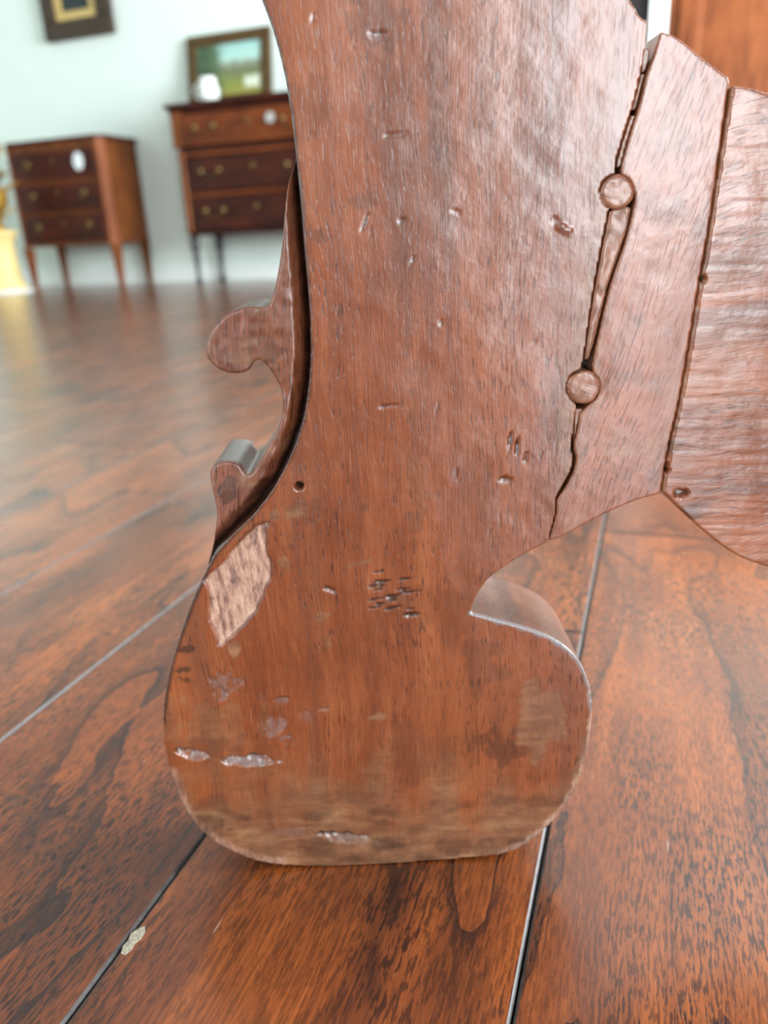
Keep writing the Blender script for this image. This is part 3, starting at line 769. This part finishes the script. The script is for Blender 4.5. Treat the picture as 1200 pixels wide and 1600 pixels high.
tg = bm_obj('price_tag', bm, PAPER_G); tg.location = (p.x, 4.945 - hd - .052, p.z)
tag(tg, 'round pale price tag tied to the upper drawer of the dark chest', 'tag')

# landscape painting leaning on the chest
GILT_OLD = plain('dull_gilt', (86, 64, 30), 0.45, 0.2, 40, 0.3, 0.002)
def frame_ring(bm, w, h, t, y0, y1, b=.006):
    box(bm, -w / 2, w / 2, y0, y1, 0, t, b); box(bm, -w / 2, w / 2, y0, y1, h - t, h, b)
    box(bm, -w / 2, -w / 2 + t, y0, y1, t, h - t, b); box(bm, w / 2 - t, w / 2, y0, y1, t, h - t, b)
N = NT('landscape_paint'); tc = N.n('ShaderNodeTexCoord').outputs['Object']
sx = N.n('ShaderNodeSeparateXYZ'); N.l(tc, sx.inputs[0]); X_, Z_ = sx.outputs[0], sx.outputs[2]
nz = N.noise(tc, 14.0, 5.0, 0.65)
hz = N.math('ADD', Z_, N.math('MULTIPLY', N.math('SUBTRACT', nz, 0.5), 0.12))
land = N.ramp(N.math('DIVIDE', hz, 0.40), [(0.10, lin((150, 140, 70))), (0.34, lin((128, 138, 66))), (0.55, lin((104, 112, 82))), (0.66, lin((140, 150, 132))), (0.72, lin((168, 208, 196))), (0.95, lin((150, 196, 190)))])
tree = N.smooth(N.math('ADD', N.math('MULTIPLY', X_, -1.0), N.math('MULTIPLY', N.math('SUBTRACT', nz, 0.5), 0.25)), 0.02, 0.12)
N.l(N.mix(tree, land, N.ramp(nz, [(0.35, lin((34, 58, 44))), (0.6, lin((84, 108, 76)))])), N.b.inputs['Base Color'])
hs = N.math('MULTIPLY', N.smooth(X_, .10, .13), N.math('SUBTRACT', 1.0, N.smooth(X_, .21, .24)))
hs = N.math('MULTIPLY', hs, N.math('MULTIPLY', N.smooth(hz, .09, .11), N.math('SUBTRACT', 1.0, N.smooth(hz, .17, .19))))
N.l(N.mix(hs, N.mix(tree, land, N.ramp(nz, [(0.35, lin((34, 58, 44))), (0.6, lin((84, 108, 76)))])), lin((206, 216, 196))), N.b.inputs['Base Color'])
N.b.inputs['Roughness'].default_value = 0.4
LANDSCAPE = N.m
pa = empty('landscape_painting', (-2.76, 5.058, 1.109)); pa.rotation_euler = (radians(-9), 0, 0)
tag(pa, 'landscape painting in dull gilt frame leaning on the dark chest of drawers', 'painting')
pw, ph = 0.62, 0.45
bm = bmesh.new(); frame_ring(bm, pw, ph, .07, -.016, .018); bm_obj('frame', bm, GILT_OLD, pa)
part_box('canvas', LANDSCAPE, pa, -pw / 2 + .065, pw / 2 - .065, -.004, .012, .065, ph - .065)

# little white jug in front of it
PORC = plain('white_porcelain', (236, 240, 236), 0.25, noise_scale=20, var=0.02)
jp = room_at(327, 148, 4.90)
jug = empty('jug', (jp.x, 4.90, 1.105)); tag(jug, 'small white porcelain jug in front of the landscape painting', 'jug')
bm = bmesh.new(); lathe(bm, [(.034, 0), (.052, .012), (.066, .05), (.068, .085), (.055, .12), (.050, .14), (.056, .155), (.050, .155), (.044, .13)], 0, 0, 28); bm_obj('body', bm, PORC, jug, True)
bm = bmesh.new(); tube(bm, [(-.060 - .05 * sin(a), 0, .085 - .045 * cos(a)) for a in np.linspace(0, pi, 10)], .008); bm_obj('handle', bm, PORC, jug, True)

# framed picture on the wall
FR_DARK = plain('dark_carved_frame', (58, 42, 26), 0.5, 0.0, 45, 0.4, 0.004)
GOLD_PALE = plain('pale_gold', (206, 178, 112), 0.4, 0.25, 50, 0.15)
PIC = plain('dark_teal_picture', (24, 40, 42), 0.35, 0, 8, 0.3)
pic = empty('wall_picture', (-3.915, YB - .03, 1.65)); tag(pic, 'dark-framed picture with pale gold inner border hung on the wall', 'picture')
pw, ph = 0.565, 0.70
bm = bmesh.new(); frame_ring(bm, pw, ph, .115, -.03, .028, .012); bm_obj('frame', bm, FR_DARK, pic)
bm = bmesh.new()
for (a, b, c, d) in ((-.175, .175, .108, .165), (-.175, .175, ph - .165, ph - .108), (-.175, -.118, .165, ph - .165), (.118, .175, .165, ph - .165)): box(bm, a, b, -.015, .02, c, d, .005)
bm_obj('inner_border', bm, GOLD_PALE, pic)
part_box('picture_panel', PIC, pic, -.125, .125, .0, .018, .158, ph - .158)

# gilded foliage ornament on a round pedestal at the left edge
GILT = plain('bright_gilt', (176, 138, 54), 0.4, 0.35, 50, 0.3, 0.003)
CREAM = plain('cream_gold_paint', (232, 206, 138), 0.5, 0.0, 12, 0.08)
gx, gy = -4.33, 4.42
pd = empty('pedestal', (gx, gy, 0)); tag(pd, 'round cream-gold pedestal on a white disc base', 'pedestal')
bm = bmesh.new(); lathe(bm, [(.175, 0), (.185, .008), (.175, .02), (.15, .024)], 0, 0, 40); bm_obj('base', bm, PORC, pd, True)
bm = bmesh.new(); lathe(bm, [(.14, .022), (.135, .05), (.115, .08), (.105, .20), (.105, .33), (.125, .37), (.14, .39), (.14, .41)], 0, 0, 36); bm_obj('column', bm, CREAM, pd, True)
urn = empty('gilded_ornament', (gx, gy, .41)); tag(urn, 'gilded leafy ornament standing on the cream-gold pedestal', 'ornament')
bm = bmesh.new(); lathe(bm, [(.07, 0), (.075, .02), (.04, .05), (.06, .09), (.115, .16), (.125, .22), (.10, .27), (.07, .30), (.085, .32), (.03, .33)], 0, 0, 28); bm_obj('urn', bm, GILT, urn, True)
lr = random.Random(5)
def leaf(base, direc, length, width):
    bm = bmesh.new(); d = Vector(direc).normalized(); sd = d.cross(Vector((0.2, 0.3, 1))).normalized(); up = sd.cross(d)
    A, B = [], []
    for i in range(8):
        t = i / 7; c = Vector(base) + d * length * t + up * (-0.25 * length * t * t); w = width * sin(pi * min(1, .12 + t * .88)) + .001
        A.append([bm.verts.new(c - sd * w), bm.verts.new(c + up * .008), bm.verts.new(c + sd * w), bm.verts.new(c - up * .006)])
    for P, Q in zip(A, A[1:]):
        for k in range(4): bm.faces.new((P[k], P[(k + 1) % 4], Q[(k + 1) % 4], Q[k]))
    bm.faces.new(A[0][::-1]); bm.faces.new(A[-1])
    return bm_obj('leaf', bm, GILT, urn, True)
for i in range(40):
    a = lr.uniform(0, 2 * pi); z = lr.uniform(.05, .55)
    leaf((.04 * cos(a), .04 * sin(a), max(z, .03)), (cos(a), sin(a), lr.uniform(.1, 1.4)), lr.uniform(.12, .22) * (1.1 - z * .6), lr.uniform(.025, .045))
bm = bmesh.new(); tube(bm, [(0, 0, .3), (.01, 0, .45), (0, .01, .62)], .016); bm_obj('stem', bm, GILT, urn, True)

# wardrobe and black cabinet seen past the leg's top right
W_ORANGE = furniture_wood('orange_brown_panel', (82, 40, 16), (112, 60, 28), (132, 76, 38), 'z', 0.42)
W_GREYB = furniture_wood('grey_brown_stile', (70, 44, 30), (98, 62, 42), (118, 80, 56), 'z', 0.45)
wx0, wx1, wy0 = -0.030, 1.25, 4.62
wd = empty('wardrobe', ((wx0 + wx1) / 2, 4.88, 0)); tag(wd, 'tall orange-brown wooden wardrobe with panelled doors against the back wall', 'wardrobe')
hw = (wx1 - wx0) / 2
part_box('body', W_ORANGE, wd, -hw, hw, -.25, .26, .10, 1.92)
bm = bmesh.new(); box(bm, -hw, hw + .05, -.31, .265, 1.98, 2.03, .01); box(bm, -hw, hw + .025, -.285, .262, 1.92, 1.98, .01); bm_obj('cornice', bm, W_ORANGE, wd)
bm = bmesh.new(); box(bm, -hw, hw + .02, -.275, .26, 0.0, .10, .008); bm_obj('plinth', bm, W_GREYB, wd)
for s in (-1, 1):
    x0, x1 = (-hw + .05, -.004) if s < 0 else (.004, hw - .05)
    bm = bmesh.new(); t = .10
    box(bm, x0, x0 + t, -.28, -.25, .16, 1.88, .004); box(bm, x1 - t, x1, -.28, -.25, .16, 1.88, .004)
    box(bm, x0 + t, x1 - t, -.28, -.25, .16, .28, .004); box(bm, x0 + t, x1 - t, -.28, -.25, 1.76, 1.88, .004); box(bm, x0 + t, x1 - t, -.28, -.25, .80, .92, .004)
    dr = bm_obj('door', bm, W_ORANGE, wd)
    part_box('panel', W_GREYB, dr, x0 + t, x1 - t, -.268, -.252, .28, .80); part_box('panel', W_ORANGE, dr, x0 + t, x1 - t, -.268, -.252, .92, 1.76)
    bm = bmesh.new(); lathe(bm, [(.016, 0), (.012, -.012), (.018, -.026), (.004, -.034)], -s * .05 + (0), -.28, 14, 'y', 1.02); bm_obj('knob', bm, BRASS, dr, True)
bc = empty('black_cabinet', (-.458, 4.88, 0)); tag(bc, 'tall narrow black cabinet beside the wardrobe', 'cabinet')
part_box('body', W_BLACK, bc, -.30, .325, -.22, .26, .06, 1.70)
part_box('top', W_BLACK, bc, -.32, .335, -.245, .265, 1.70, 1.74, bevel=.006)
part_box('plinth', W_BLACK, bc, -.29, .315, -.20, .25, 0, .06)
for s in (-1, 1): part_box('door', W_BLACK, bc, min(s * .004, s * .29) + .012, max(s * .004, s * .29) + .012, -.24, -.22, .09, 1.67, bevel=.005)

# fleck of old white paint on the plank beside the seam
def on_floor(px, py):
    d = np.array(Matrix.Rotation(YAW, 3, 'Z')) @ ray(px, py); t = -CAM_H / d[2]
    return Vector((d[0] * t, d[1] * t, 0))
FL = [(189, 1490), (192, 1478), (200, 1470), (205, 1458), (217, 1450), (226, 1447), (227, 1456), (220, 1468), (211, 1474), (206, 1484), (196, 1492)]
c0 = on_floor(208, 1470)
bm = bmesh.new(); f = bm.faces.new([bm.verts.new(on_floor(x, y) - c0 + Vector((0, 0, 0.00002))) for x, y in FL])
e = bmesh.ops.extrude_face_region(bm, geom=[f])
for v in e['geom']:
    if isinstance(v, bmesh.types.BMVert): v.co = Vector((v.co.x * .93, v.co.y * .93, 0.00025))
fk = bm_obj('paint_fleck', bm, plain('old_white_paint', (176, 170, 150), 0.6, noise_scale=900, var=0.35)); fk.location = c0
tag(fk, 'small fleck of old white paint on the plank beside the seam', 'paint fleck')
